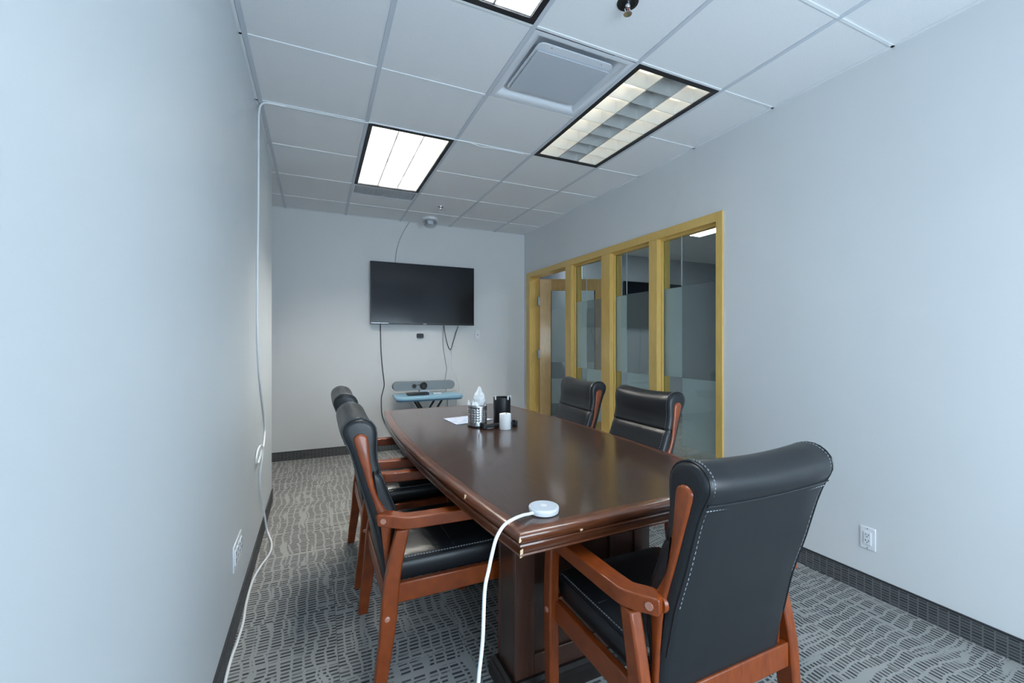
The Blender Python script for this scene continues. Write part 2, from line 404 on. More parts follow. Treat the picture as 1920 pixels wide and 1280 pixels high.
# ------------------------------------------------------------------ recessed ceiling lights
def blade(poly2, p0, p1, name, parent):
    """poly2: (across, z); runs from p0 to p1"""
    a, b_ = Vector(p0), Vector(p1); d = (b_ - a).normalized(); w = Vector((-d.y, d.x, 0))
    MB().loft([[a + w * u + Vector((0, 0, z)) for u, z in poly2], [b_ + w * u + Vector((0, 0, z)) for u, z in poly2]]).build(name, louver_m, parent, smooth=True, angle=60)
def light_fixture(i, j, lit, label):
    """2x4 louvre troffer whose far-left corner of the grid cell is (i,j); lit: material per lamp"""
    cx, cy = gx(i) + T / 2, gy(j) + T
    t = empty('ceiling_light', (cx, cy, CEIL))
    W, H = T / 2 - HW - .001, T - .010
    f = .028; iw, ih = W - f, H - f
    m = MB().box(-W, W, -H, -ih, -.005, .006).box(-W, W, ih, H, -.005, .006).box(-W, -iw, -ih, ih, -.005, .006).box(iw, W, -ih, ih, -.005, .006)
    m.build('trim_frame', blackf, t)
    hz = .150
    m = MB().box(-W, W, -H, H, hz, hz + .01).box(-W, -W + .004, -H, H, .006, hz).box(W - .004, W, -H, H, .006, hz).box(-W, W, -H, -H + .004, .006, hz).box(-W, W, H - .004, H, .006, hz)
    m.build('housing', housing_m, t)
    bl = [(-.0018, .004), (.0018, .004), (.0035, .028), (.0075, .056), (.014, .085), (-.014, .085), (-.0075, .056), (-.0035, .028)]
    cw = 2 * iw / 3; ch = 2 * ih / 8
    bd = [(-.0045, .004), (.0045, .004), (.005, .028), (.008, .056), (.014, .085)] + [(.014, .148), (-.014, .148), (-.014, .085), (-.008, .056), (-.005, .028)]
    for k in (-1, 1): blade(bd, (k * cw / 2, -ih, 0), (k * cw / 2, ih, 0), 'louver_blade', t)
    for k in range(1, 8): blade(bl, (-iw, -ih + k * ch, 0), (iw, -ih + k * ch, 0), 'louver_blade', t)
    sd = [(0, .004), (.002, .004), (.0035, .028), (.0075, .056), (.014, .085), (0, .085)]
    blade([(-u, z) for u, z in sd], (-iw, -ih, 0), (-iw, ih, 0), 'side_reflector', t)
    blade(sd, (iw, -ih, 0), (iw, ih, 0), 'side_reflector', t)
    blade(sd, (-iw, -ih, 0), (iw, -ih, 0), 'side_reflector', t)
    blade([(-u, z) for u, z in sd], (-iw, ih, 0), (iw, ih, 0), 'side_reflector', t)
    for k in range(3):
        xk = (k - 1) * cw
        MB().tube([(xk, -ih + .02, .118), (xk, ih - .02, .118)], .0127, 12).build('lamp_tube', lit[k], t, smooth=True)
    return tag(t, label, 'ceiling light', 'recessed louvred ceiling lights')
light_fixture(1, 2, (tube_c,) * 3, 'blown-out white louvred ceiling light nearest the television wall')
light_fixture(1, -2, (tube_n,) * 3, 'bright louvred ceiling light cut off by the top edge of the picture')
light_fixture(3, 0, (tube_w, tube_off, tube_w), 'warm louvred ceiling light with a dim middle row, beside the square air diffuser')

# square plaque air diffuser
t = tag(empty('air_diffuser', (gx(2) + T / 2, gy(0) + T / 2, CEIL)), 'square white plaque air diffuser in the ceiling beside the warm light', 'air vent')
W = T / 2 - HW - .001
secs = []
for d, z in ((0, -.004), (.018, -.006), (.03, -.003), (.045, .012), (.065, .032), (.10, .044), (.16, .05)):
    w = W - d; secs.append([(-w, -w, z), (w, -w, z), (w, w, z), (-w, w, z)])
MB().loft(secs, cap=False).build('flared_body', whitemetal, t, smooth=True, angle=50)
MB().box(-.15, .15, -.15, .15, .05, .055).build('neck_plate', whitemetal, t)
pl_poly = []
for cx, cy, a0 in ((.19, .175, 0), (-.19, .175, 90), (-.19, -.175, 180), (.19, -.175, 270)):
    for k in range(6): a = R(a0 + k * 18); pl_poly.append((cx + .035 * math.cos(a), cy + .035 * math.sin(a)))
MB().prism(pl_poly, .010, .016, 'Z').build('backing_plate', whitemetal, t)
MB().box(-.212, .222, -.165, .185, -.001, .004).build('plaque', plain('plaque_grey', (0.52, 0.56, 0.62), 0.5), t, bevel=.002)
for sx_ in (-1, 1):
    MB().lathe([(.003, 0), (.004, .001), (.004, .003)], (sx_ * .15, -.195, .0085), 8).build('screw', chrome, t)

# slotted return grille behind the far light
t = tag(empty('slot_grille', (gx(1) + T / 2, gy(4) + .145, CEIL)), 'ribbed grey return air grille at the far end of the white ceiling light', 'air vent')
w, h = T / 2 - HW - .001, .135
MB().box(-w, w, -h, -h + .012, -.003, .012).box(-w, w, h - .012, h, -.003, .012).box(-w, -w + .012, -h + .012, h - .012, -.003, .012).box(w - .012, w, -h + .012, h - .012, -.003, .012).build('grille_frame', whitemetal, t)
MB().box(-w + .012, w - .012, -h + .012, h - .012, .012, .016).build('backing', plain('grille_back', (.2, .22, .25), .8), t)
m = MB(); k = -w + .02
while k < w - .02: m.box(k, k + .006, -h + .012, h - .012, -.001, .012); k += .0125
o = m.build('rib', whitemetal, t); o['kind'] = 'stuff'
# short rest of the tile cell next to it
y0, y1 = gy(4) + .285, gy(5) - .002
MB().box(gx(1) + .002, gx(2) - .002, y0, y1, CEIL + .0005, CEIL + .0165).build('ceiling_tile', tile_m, ceil)

# sprinklers
def sprinkler(x, y, cup, label, sc=1.0):
    t = empty('sprinkler_head', (x, y, CEIL))
    if cup == 'dark':
        MB().lathe([(.026, .03), (.028, .002), (.030, -.003), (.044, -.004), (.046, 0), (.026, .03)][:5], (0, 0, 0), 28).build('escutcheon', plain('sprinkler_dark_ring', (.03, .033, .04), .3, Metallic=.6), t, smooth=True)
    else:
        MB().lathe([(.036, 0), (.035, -.004), (.02, -.010), (.012, -.011)], (0, 0, 0), 24).build('escutcheon', chrome, t, smooth=True)
    MB().lathe([(.011, .0), (.011, -.018), (.008, -.022)], (0, 0, 0), 14).build('body', chrome, t, smooth=True)
    for a in (-1, 1):
        MB().tube(spline([(a * .008, 0, -.02), (a * .015, 0, -.032), (a * .004, 0, -.046)], 4), .0028, 6).build('frame_arm', chrome, t, smooth=True)
    MB().lathe([(.0025, -.02), (.003, -.032), (.0025, -.046)], (0, 0, 0), 8).build('bulb', plain('red_bulb_' + cup, (.45, .1, .08), .1), t, smooth=True)
    MB().lathe([(.004, -.044), (.018, -.047), (.018, -.049), (.004, -.050)], (0, 0, 0), 16).build('deflector', chrome, t, smooth=True)
    return tag(t, label, 'sprinkler', 'ceiling sprinkler heads')
sprinkler(1.215, 4.53, 'chrome', 'small chrome sprinkler head on the ceiling near the television wall')
sprinkler(1.212, 1.466, 'dark', 'sprinkler head with dark ring at the top edge of the picture')

# clear-domed ceiling sensor by the back wall
t = tag(empty('ceiling_sensor', (1.216, 5.0, CEIL)), 'clear domed sensor hanging from the ceiling above the television', 'sensor')
MB().lathe([(.088, 0), (.088, -.018), (.08, -.028), (.03, -.03)], (0, 0, 0), 28).build('base', white_m, t, smooth=True)
MB().lathe([(.082, -.028), (.084, -.05), (.072, -.085), (.05, -.105), (.015, -.112)], (0, 0, 0), 12).build('clear_dome', clear_m, t)
MB().box(-.05, .05, -.02, .02, -.07, -.029).build('strobe_block', white_m, t, bevel=.006)
for a in (-1, 1):
    MB().lathe([(.012, -.03), (.024, -.055), (.022, -.075), (.008, -.08)], (a * .052, -.02, 0), 12).build('lamp_cup', chrome, t, smooth=True)

# ------------------------------------------------------------------ glazed partition, door and the space behind
wn = struct(empty('window_1', (XR, (OY0 + OY1) / 2, 0)))
OC = (OY0 + OY1) / 2
def wbox(name, mat, x0, x1, y0, y1, z0, z1, parent=None, bevel=0.002):
    return MB().box(x0 - XR, x1 - XR, y0 - OC, y1 - OC, z0, z1).build(name, mat, parent or wn, bevel=bevel)
X0, X1 = XR - .014, XR + .134
wbox('jamb', oak_m, X0, X1, OY0, OY0 + .055, 0, OZ)
wbox('jamb', oak_m, X0, X1, OY1 - .10, OY1, 0, OZ)
wbox('header', oak_m, X0, X1, OY0 + .055, OY1 - .10, OZ - .065, OZ)
MUL = [(2.742, 2.838), (3.372, 3.508), (4.068, 4.185)]
for y0, y1 in MUL: wbox('mullion', oak_m, X0 + .004, X1, y0, y1, 0, OZ - .065)
edges = [(OY0 + .055, 2.742), (2.838, 3.372), (3.508, 4.068)]
GXp = XR + .055
for (y0, y1), seam in zip(edges, (2.54, 3.204, 3.86)):
    # stops either side of the glass
    for xa, xb in ((GXp - .022, GXp - .003), (GXp + .009, GXp + .028)):
        m = MB()
        for bb in ((y0, y0 + .014, .06, OZ - .065), (y1 - .014, y1, .06, OZ - .065), (y0 + .014, y1 - .014, OZ - .083, OZ - .065), (y0 + .014, y1 - .014, .06, .078)):
            m.box(xa - XR, xb - XR, bb[0] - OC, bb[1] - OC, bb[2], bb[3])
        m.build('glazing_stop', oak_m, wn)
    wbox('sill', oak_m, X0 + .004, X1, y0, y1, 0, .06)
    wbox('pane', glass_m, GXp, GXp + .006, y0 + .004, seam - .001, .062, OZ - .068, bevel=0)
    wbox('pane', glass_m, GXp, GXp + .006, seam + .001, y1 - .004, .062, OZ - .068, bevel=0)
    wbox('glass_joint', plain('joint_sealant', (.45, .5, .52), .4), GXp - .001, GXp + .007, seam - .002, seam + .002, 1.735, OZ - .068, bevel=0)
    fa, fb = GXp + .0064, GXp + .0068
    wbox('frosted_film', film_m, fa, fb, seam + .002, y1 - .005, 1.01, 1.73, bevel=0)
    wbox('frosted_film', film_m, fa, fb, y0 + .005, seam - .002, .47, 1.003, bevel=0)
    wbox('smoke_film', film_s, fa, fb, y0 + .005, seam - .002, 1.005, 1.735, bevel=0)
# door standing open into the corridor
HX, HY = XR + .118, OY1 - .112
dr = struct(empty('door_1', (HX, HY, 0), math.atan2(-366 / FPX, 1)))     # local +x runs along the leaf
DW, DH, DT = .90, 2.125, .044
def dbox(name, mat, x0, x1, z0, z1, y0=-DT / 2, y1=DT / 2, bevel=.002): return MB().box(x0, x1, y0, y1, z0, z1).build(name, mat, dr, bevel=bevel)
dbox('stile', door_oak, .012, .16, .012, DH); dbox('stile', door_oak, DW - .15, DW, .012, DH)
dbox('rail', door_oak, .16, DW - .15, DH - .15, DH); dbox('rail', door_oak, .16, DW - .15, .012, .26)
for a, b_ in ((.16, .168), (DW - .158, DW - .15)): dbox('glazing_bead', blackf, a, b_, .26, DH - .15, -.012, .012, 0)
dbox('pane', glass_m, .168, DW - .158, .26, DH - .15, -.003, .003, 0)
dbox('frosted_film', film_m, .168, .60, 1.02, 1.735, -.0040, -.0036, 0)
dbox('smoke_film', film_s, .60, DW - .158, 1.02, 1.735, -.0040, -.0036, 0)
dbox('frosted_film', film_m, .168, DW - .158, .47, .80, -.0040, -.0036, 0)
hinge_m = plain('hinge_steel', (.22, .24, .27), .45, Metallic=.6)
for z in (.25, 1.13, 1.83): MB().box(-.012, .012, -.05, -.012, z - .055, z + .055).build('hinge', hinge_m, dr)
MB().tube([(DW - .06, -.022, .95), (DW - .06, -.06, .95), (DW - .06, -.06, 1.25), (DW - .06, -.022, 1.25)], .009, 8).build('handle', steel, dr, smooth=True)

CX1, CY0, CY1 = 6.9, 0.4, 5.75
sbox('floor_corridor', carpet_x, XR + .12, CX1, CY0, 7.2, -.06, 0)
sbox('ceiling_corridor', tile_m, XR + .12, CX1, CY0, 7.2, CEIL, CEIL + .1)
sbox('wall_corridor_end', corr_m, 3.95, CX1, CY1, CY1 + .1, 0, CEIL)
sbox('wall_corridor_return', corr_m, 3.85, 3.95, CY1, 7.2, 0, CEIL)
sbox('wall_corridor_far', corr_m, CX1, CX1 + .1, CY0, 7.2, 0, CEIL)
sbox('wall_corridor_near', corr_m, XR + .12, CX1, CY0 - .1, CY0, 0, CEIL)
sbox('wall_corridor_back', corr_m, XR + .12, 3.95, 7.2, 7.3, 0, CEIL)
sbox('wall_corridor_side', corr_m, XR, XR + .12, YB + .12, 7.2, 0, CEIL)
t = tag(empty('television', (5.28, CY1 - .003, 1.50)), 'black television on the wall beyond the glass partition', 'television')
MB().box(-.64, .64, -.05, -.02, 0, .80).build('body', tvedge, t, bevel=.004)
MB().box(-.63, .63, -.0515, -.05, .012, .79).build('screen', screen_m, t)
MB().box(-.2, .2, -.02, 0, .2, .6).build('wall_bracket', black_m, t)
def panel_light(x, y, strength, label):
    t = empty('ceiling_light', (x, y, CEIL))
    MB().box(-.3, .3, -.6, -.57, -.006, 0).box(-.3, .3, .57, .6, -.006, 0).box(-.3, -.27, -.57, .57, -.006, 0).box(.27, .3, -.57, .57, -.006, 0).build('trim_frame', white_m, t)
    m = emit('corridor_lens_%d' % int(x * 100), (.9, .97, 1.0), strength)
    MB().box(-.27, .27, -.57, .57, -.004, -.001).build('lens', m, t)
    return tag(t, label, 'ceiling light')
panel_light(4.55, 3.75, 9.0, 'ceiling light glimpsed through the top of the nearest glass pane')

panel_light(3.35, 5.75, 2.4, 'added unseen ceiling light brightening the corridor past the open door')  # added out of view to brighten the space behind the door glass
# cardboard box with plastic wrap behind the glass
t = tag(empty('cardboard_box', (3.02, 2.62, 0), R(12)), 'low brown cardboard box on the floor behind the nearest glass pane', 'box')
MB().box(-.2, .2, -.26, .26, 0, .25).build('body', card_m, t)
MB().box(-.2, .2, -.262, -.26, .12, .24).build('flap', card_m, t)
def crumple(name, c, r, h, mat, seed, n=14, m=8, amp=.25, parent=None):
    rnd = random.Random(seed); secs = []
    for k in range(m):
        u = k / (m - 1); rr = r * (1 - .85 * u ** 1.6) * (.8 + .4 * math.sin(u * 3))
        secs.append([(c[0] + rr * (1 + rnd.uniform(-amp, amp)) * math.cos(2 * math.pi * j / n), c[1] + rr * (1 + rnd.uniform(-amp, amp)) * math.sin(2 * math.pi * j / n), c[2] + h * u + (rnd.uniform(-.05, .05) * h if 0 < k < m - 1 else 0)) for j in range(n)])
    return MB().loft(secs).build(name, mat, parent)
tag(crumple('plastic_bag', (2.98, 2.62, .252), .16, .14, bag_m, 3), 'crumpled clear plastic bag lying on the cardboard box behind glass', 'plastic bag')

# ------------------------------------------------------------------ television wall
t = tag(empty('television', (1.1965, YB - .003, 1.498)), 'large black wall-mounted television on the back wall of the room', 'television')
hw, th = .631, .73
MB().box(-hw, hw, -.075, -.035, 0, th).build('body', tvedge, t, bevel=.003)
MB().box(-hw + .008, hw - .008, -.0765, -.075, .022, th - .008).build('screen', screen_m, t)
MB().box(-.02, .02, -.0775, -.075, .006, .013).build('logo', plain('logo_grey', (.45, .47, .5), .4), t)
MB().box(-hw + .004, -hw + .2, -.0765, -.075, .012, .014).build('bezel_glint', chrome, t)  # chrome strip imitating a glint on the lower left bezel
MB().box(-.25, .25, -.035, 0, .15, .55).build('wall_bracket', black_m, t)

t = tag(empty('wall_box', (1.153, YB, 1.364)), 'small black rounded box on the wall just below the television', 'wall plate')
poly = []
for cx, cy, a0 in ((.028, .014, 0), (-.028, .014, 90), (-.028, -.014, 180), (.028, -.014, 270)):
    for k in range(5): a = R(a0 + k * 22.5); poly.append((cx + .015 * math.cos(a), cy + .015 * math.sin(a)))
MB().prism(poly, -.02, 0, 'Y').build('cover', black_m, t, bevel=.003)
MB().prism([(x * .7, z * .6) for x, z in poly], -.022, -.02, 'Y').build('insert', blackf, t)
t = tag(empty('wall_plate', (1.90, YB, 1.382)), 'white oval cable plate on the wall right of the television', 'wall plate')
poly = [(.034 * math.cos(R(a)), (.03 if R(a) <= math.pi else -.03) + .035 * math.sin(R(a))) for a in range(0, 360, 15)]
MB().prism(poly, -.008, 0, 'Y').build('plate', white_m, t, bevel=.002)
MB().lathe([(.006, .008), (.006, .011), (.002, .011)], (0, 0, 0), 10, 'Y').build('port', socket_m, t)

def cable(name, pts, r, mat, label, n=8, k=6, cat='cable', group=None):
    o = MB().tube(spline(pts, k), r, n).build(name, mat, None, smooth=True); tag(o, label, cat, group); return o
yb = YB - .008
cable('cable', [(1.02, YB - .05, CEIL - .006), (1.0, yb - .02, 2.70), (.976, yb, 2.66), (.93, yb, 2.57), (.893, yb, 2.47), (.868, yb, 2.36), (.858, yb, 2.26), (.858, yb - .01, 2.15)], .0045, plain('cable_light_grey', (.5, .5, .5), .5), 'thin grey cable running from the ceiling down to the television top')
cable('cable', [(.683, yb - .02, 1.53), (.684, yb, 1.45), (.69, yb, 1.2), (.707, yb, .98), (.727, yb, .79), (.71, yb, .70), (.694, yb, .62), (.70, yb, .45), (.735, yb, .33), (.79, yb - .01, .24), (.90, yb - .02, .13), (1.05, yb - .05, .02), (1.2, yb - .1, .012)], .0055, cable_k, 'dark cable hanging from the left of the television to the floor')
cable('cable', [(1.445, yb - .02, 1.53), (1.44, yb, 1.40), (1.443, yb, 1.22), (1.475, yb, 1.03), (1.487, yb, .95), (1.475, yb, .86), (1.464, yb, .78), (1.47, yb - .03, .70), (1.50, yb, .55), (1.49, yb, .30), (1.47, yb - .02, .02)], .005, cable_g, 'grey cable dropping from the television behind the right end of the video bar')
cable('cable', [(1.449, yb - .022, 1.492), (1.46, yb - .022, 1.40), (1.485, yb - .022, 1.28), (1.515, yb - .022, 1.205), (1.535, yb - .022, 1.20), (1.56, yb - .022, 1.27), (1.60, yb - .022, 1.40), (1.632, yb - .022, 1.492)], .005, cable_k, 'dark looped cable hanging in a V under the television')
cable('cable', [(1.535, yb - .004, 1.19), (1.55, yb, 1.10), (1.57, yb, .95), (1.63, yb, .80), (1.66, yb, .66), (1.63, yb, .52), (1.61, yb, .3), (1.60, yb - .01, .02)], .0035, cable_w, 'thin white cable trailing from the V-shaped loop to the floor')

# light blue folding table with the video bar
t = tag(empty('folding_table', (1.155, 4.90, 0)), 'small light blue folding table on black crossed legs under the television', 'table')
poly = []
for cx, cy, a0, rr in ((.33, .17, 0, .03), (-.33, .17, 90, .03), (-.30, -.15, 180, .08), (.30, -.15, 270, .08)):
    for k in range(6): a = R(a0 + k * 18); poly.append((cx + rr * math.cos(a), cy + rr * math.sin(a)))
MB().prism(poly, .655, .69, 'Z').build('tabletop', blue_m, t, bevel=.008)
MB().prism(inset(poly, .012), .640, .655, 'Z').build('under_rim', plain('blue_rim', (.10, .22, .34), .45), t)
for sgn in (-1, 1):
    for dy in (-.13, .13):
        MB().tube([(sgn * .15, dy, .645), (-sgn * .26, dy + .02 * sgn, .012)], .012, 8).build('leg', black_m, t, smooth=True)
for sx_ in (-1, 1): MB().tube([(sx_ * .26, -.18, .014), (sx_ * .26, .18, .014)], .013, 8).build('foot_bar', black_m, t, smooth=True)
MB().box(-.362, -.345, .03, .07, .645, .67).build('latch', black_m, t)
t = tag(empty('video_bar', (1.16, 5.075, .69)), 'grey video conference bar with round lenses on the blue table', 'camera')
MB().prism([(.368 * 0 + (.315 if abs(a) < 90 else -.315) + .052 * math.cos(R(a)), .085 + .052 * math.sin(R(a))) for a in list(range(-90, 91, 15)) + list(range(90, 271, 15)) for _ in (0,) if True][:13] +
           [(-.315 + .052 * math.cos(R(a)), .085 + .052 * math.sin(R(a))) for a in range(90, 271, 15)], -.045, .035, 'Y').build('body', greyfab, t, bevel=.006)
MB().lathe([(.043, .045), (.043, .052), (.034, .056), (.03, .052), (.01, .05)], (-.015, 0, .085), 24, 'Y').build('main_lens', black_m, t, smooth=True)
MB().lathe([(.024, .045), (.024, .051), (.016, .053), (.006, .05)], (-.125, 0, .085), 20, 'Y').build('small_lens', black_m, t, smooth=True)
MB().tube(spline([(-.10, -.047, .095), (-.07, -.047, .10), (-.05, -.047, .082)], 4), .003, 6).build('accent_line', black_m, t)
MB().box(-.06, .06, -.03, .03, 0, .036).build('stand', white_m, t, bevel=.004)
t = tag(empty('control_box', (1.04, 4.86, .69)), 'flat black box lying on the blue table in front of the video bar', 'electronics')
MB().box(-.12, .12, -.05, .05, 0, .028).build('body', black_m, t, bevel=.004)
MB().box(-.11, .11, -.051, -.05, .006, .02).build('front_strip', blackf, t)
tag(MB().box(-.045, .045, -.03, .03, 0, .014).build('adapter', white_m, None, bevel=.003), 'small white adapter lying on the blue table', 'electronics').location = (1.27, 4.90, .69)
cable('cable', [(1.318, 4.90, .700), (1.36, 4.93, .698), (1.42, 4.99, .698), (1.47, 5.0, .699), (1.515, 5.0, .704), (1.535, 5.0, .68), (1.535, 5.0, .55), (1.53, 5.0, .30), (1.50, 5.05, .008)], .004, plain('cable_cream', (.6, .55, .42), .5), 'cream cable from the white adapter over the edge of the blue table')

# ------------------------------------------------------------------ conference table
TB = tag(empty('conference_table', (.995, 2.27, 0), R(1.0)), 'long boat-shaped dark walnut conference table with moulded edge', 'table')
LH, WE, WM = 1.185, .503, .572
def hwid(t): return WE + (WM - WE) * (1 - t * t)
N = 20
outl = [(hwid(-1 + 2 * k / N), LH * (-1 + 2 * k / N)) for k in range(N + 1)] + [(-hwid(1 - 2 * k / N), LH * (1 - 2 * k / N)) for k in range(N + 1)]
prof = [(.042, .7575), (.041, .7600), (.022, .7602), (.008, .757), (.001, .750), (0, .743), (.002, .735), (.008, .7295), (.014, .728), (.014, .7245), (.008, .7235), (.006, .719),
        (.010, .714), (.016, .708), (.018, .703), (.013, .699), (.006, .698), (.004, .694), (.007, .690), (.016, .687), (.05, .686)]
rings = [[(p[0], p[1], z) for p in inset(outl, d)] for d, z in prof]
MB().loft(rings, cap=False).build('edge_moulding', edge_wood, TB, smooth=True, angle=50)
MB().loft([[(p[0], p[1], z) for p in inset(outl, d)] for d, z in ((.0425, .690), (.0425, .7585), (.0432, .7594))]).build('tabletop', table_wood, TB)
for (x, y, z, sx_, sz) in ((-.500, -1.177, .7405, .009, .010), (-.5345, -.815, .748, .010, .010), (-.558, -.275, .749, .010, .008), (-.527, -.905, .74, .004, .004), (-.30, -1.1855, .733, .003, .003), (-.4975, -1.1805, .704, .0012, .010), (-.4975, -1.1795, .692, .0025, .003)):
    m = MB(); rnd = random.Random(int(abs(x * 1000 + y * 777)))
    pts = [(x + rnd.uniform(.5, 1.2) * sx_ * math.cos(a) * .5, y + rnd.uniform(.6, 1.2) * sx_ * 1.6 * math.cos(a), z + rnd.uniform(.6, 1.2) * sz * math.sin(a)) for a in [k * math.pi / 4 for k in range(8)]]
    m.loft([[(p[0] - .0014, p[1] - .0008, p[2]) for p in pts], [(p[0] + .010, p[1] + .004, p[2]) for p in pts]]).build('chip', rawwood, TB)
def pedestal(y0):
    t = empty('pedestal', (-.05, y0, 0)); t.parent = TB
    MB().box(-.315, .315, -.06, .06, .06, .69).build('column', ped_wood, t, bevel=.004)
    for s_ in (-1, 1):
        yy = s_ * .06
        a, b_ = min(yy, yy + s_ * .012), max(yy, yy + s_ * .012)
        MB().box(-.315, -.235, a, b_, .06, .69).build('pilaster', ped_wood, t, bevel=.003)
        MB().box(.235, .315, a, b_, .06, .69).build('pilaster', ped_wood, t, bevel=.003)
        MB().box(-.235, .235, a, b_, .60, .69).build('panel_rail', ped_wood, t, bevel=.003)
        MB().box(-.235, .235, a, b_, .06, .15).build('panel_rail', ped_wood, t, bevel=.003)
        MB().box(.11, .122, a, b_, .15, .60).build('panel_moulding', ped_wood, t, bevel=.002)
    secs = []
    for d, z in ((.03, 0), (.03, .05), (.022, .058), (.022, .066), (.012, .078)):
        w, h = .315 + d, .072 + d; secs.append([(-w, -h, z), (w, -h, z), (w, h, z), (-w, h, z)])
    MB().loft(secs).build('plinth', plain('plinth_black_' + str(int(abs(y0) * 100) + (y0 > 0)), (.014, .010, .009), .3), t)
pedestal(-.80); pedestal(.91)
MB().box(-.02, .02, -.74, .85, .25, .45).build('stretcher_beam', ped_wood, TB)

# ------------------------------------------------------------------ chairs (local: +x is the way the sitter faces)
def make_chair():
    t = empty('conference_chair')
    # upholstered back: S-shaped side profile pushed across, edges rounded
    back = [(.030, .385), (.020, .46), (.002, .55), (-.018, .64), (-.052, .75), (-.082, .86), (-.102, .915), (-.120, .955), (-.116, .990), (-.088, 1.014),
            (-.052, 1.018), (-.018, 1.004), (.002, .975), (.006, .935), (.004, .89), (.010, .845), (.017, .822)]
    front = [(.011, .808), (.026, .79), (.040, .75), (.060, .70), (.080, .645), (.090, .59), (.084, .53), (.074, .47), (.066, .385)]
    pr = [tuple(p) for p in spline(back, 4)] + [tuple(p) for p in spline(front, 4)]
    def sec(y, d):
        pts = inset(pr, d) if d else [Vector(p) for p in pr]
        out = []
        for p in pts:
            k = max(0, (p[1] - .80) / .22); q = abs(y) / .235
            out.append((p[0], y, p[1] - .014 * k * (1 - q * q)))
        return out
    ys_ = [(-.236, .026), (-.235, .016), (-.230, .008), (-.222, .003), (-.208, 0)] 
    mids = [(-.14, 0), (-.07, 0), (0, 0), (.07, 0), (.14, 0)]
    ss = [sec(y, d) for y, d in ys_] + [sec(y, d) for y, d in mids] + [sec(-y, d) for y, d in reversed(ys_)]
    bk = MB().loft(ss).build('backrest', leather, t, smooth=True, angle=48)
    # piping along the roll ends and the seam across the back
    for sg in (-1, 1):
        pts = [Vector((p[0], sg * .2245, p[1])) for p in inset(pr, .0035)]
        lo = [p for p in pts if p.z > .50]
        MB().tube(lo[0::2], .0026, 6).build('piping', leather, bk, smooth=True)
        m = MB(); 
        for a in range(2, len(pts) - 2, 1):
            p, q = pts[a], pts[a + 1]
            if p.z < .62: continue
            d = q - p; L_ = d.length; nn = max(1, int(L_ / .012))
            for e in range(nn):
                c0 = p + d * ((e + .15) / nn); c1 = p + d * ((e + .7) / nn); w = Vector((0, .0013, 0)); off = Vector((0, -sg * .011, 0))
                nrm = Vector((d.z, 0, -d.x)).normalized() * -.0022
                # lift outward from the profile centre
                cen = Vector((-.02, 0, .80)); 
                if (c0 - cen).dot(nrm) < 0: nrm = -nrm
                m.loft([[c0 + off - w - nrm, c0 + off + w - nrm, c0 + off + w + nrm * 1.2, c0 + off - w + nrm * 1.2], [c1 + off - w - nrm, c1 + off + w - nrm, c1 + off + w + nrm * 1.2, c1 + off - w + nrm * 1.2]])
        o = m.build('stitching', stitch_m, bk); o['kind'] = 'stuff'
    def backline(y, z):
        # x of the rear face at height z
        prev = None
        for p in spline(back, 8):
            if prev is not None and prev[1] <= z <= p[1]: return prev[0] + (p[0] - prev[0]) * (z - prev[1]) / max(1e-6, p[1] - prev[1])
            prev = p
        return -.1
    zs = .925
    sl = [(backline(0, zs) - .0005, y, zs - .014 * .57 * (1 - (y / .235) ** 2)) for y in [-.222 + .444 * k / 12 for k in range(13)]]
    MB().tube(sl, .0028, 6).build('piping', leather, bk, smooth=True)
    m = MB()
    for k in range(44):
        y = -.215 + .43 * k / 43; z = zs - .014 - .014 * .5 * (1 - (y / .235) ** 2); x = backline(0, z)
        m.box(x - .0012, x + .003, y - .0032, y + .0032, z - .0012, z + .0012)
    o = m.build('stitching', stitch_m, bk); o['kind'] = 'stuff'
    # wooden side strips let into both edges of the back
    sp = [(-.079, .938), (-.075, .952), (-.060, .960), (-.040, .955), (-.030, .938), (-.024, .88), (-.014, .80), (.000, .735), (.030, .675), (.052, .640), (.054, .600), (.050, .53), (.056, .42), (.058, .39),
          (.038, .39), (.033, .45), (.021, .55), (.013, .62), (-.006, .69), (-.028, .76), (-.051, .84), (-.069, .90)]
    spp = [tuple(p) for p in spline(sp, 3, closed=True)]
    for sg in (-1, 1):
        rr = []
        for y, d in ((.215, 0), (.238, 0), (.2425, .003), (.2445, .008)):
            rr.append([(p[0], sg * y, p[1]) for p in (inset(spp, d) if d else spp)])
        MB().loft(rr).build('side_strip', chair_wood, t, smooth=True, angle=50)
    # seat
    def seat_ring(x0, x1, w, z, r=.05):
        out = []
        for cx, cy, a0 in ((x1 - r, w - r, 0), (x0 + r, w - r, 90), (x0 + r, -w + r, 180), (x1 - r, -w + r, 270)):
            for k in range(6): a = R(a0 + k * 18); out.append((cx + r * math.cos(a), cy + r * math.sin(a), z))
        return out
    st = MB().loft([seat_ring(.045, .528, .240, .400), seat_ring(.042, .534, .246, .412), seat_ring(.04, .538, .250, .436), seat_ring(.042, .537, .249, .458), seat_ring(.05, .528, .241, .474),
                    seat_ring(.066, .51, .224, .484), seat_ring(.11, .46, .18, .489, .04), seat_ring(.2, .37, .08, .484, .03)]).build('seat', leather, t, smooth=True, angle=60)
    for sg in (-1, 1):
        MB().tube([(.05, sg * .2435, .470), (.2, sg * .2445, .4715), (.51, sg * .2435, .470)], .003, 6).build('piping', leather, st, smooth=True)
        m = MB()
        for k in range(38):
            x = .07 + k * .0115; m.box(x, x + .007, min(sg * .2325, sg * .2355), max(sg * .2325, sg * .2355), .4772, .4798)
        o = m.build('stitching', stitch_m, st); o['kind'] = 'stuff'
    MB().tube(spline([(.30, -.225, .4835), (.295, -.10, .4895), (.295, .10, .4895), (.30, .225, .4835)], 5), .0022, 6).build('piping', leather, st, smooth=True)
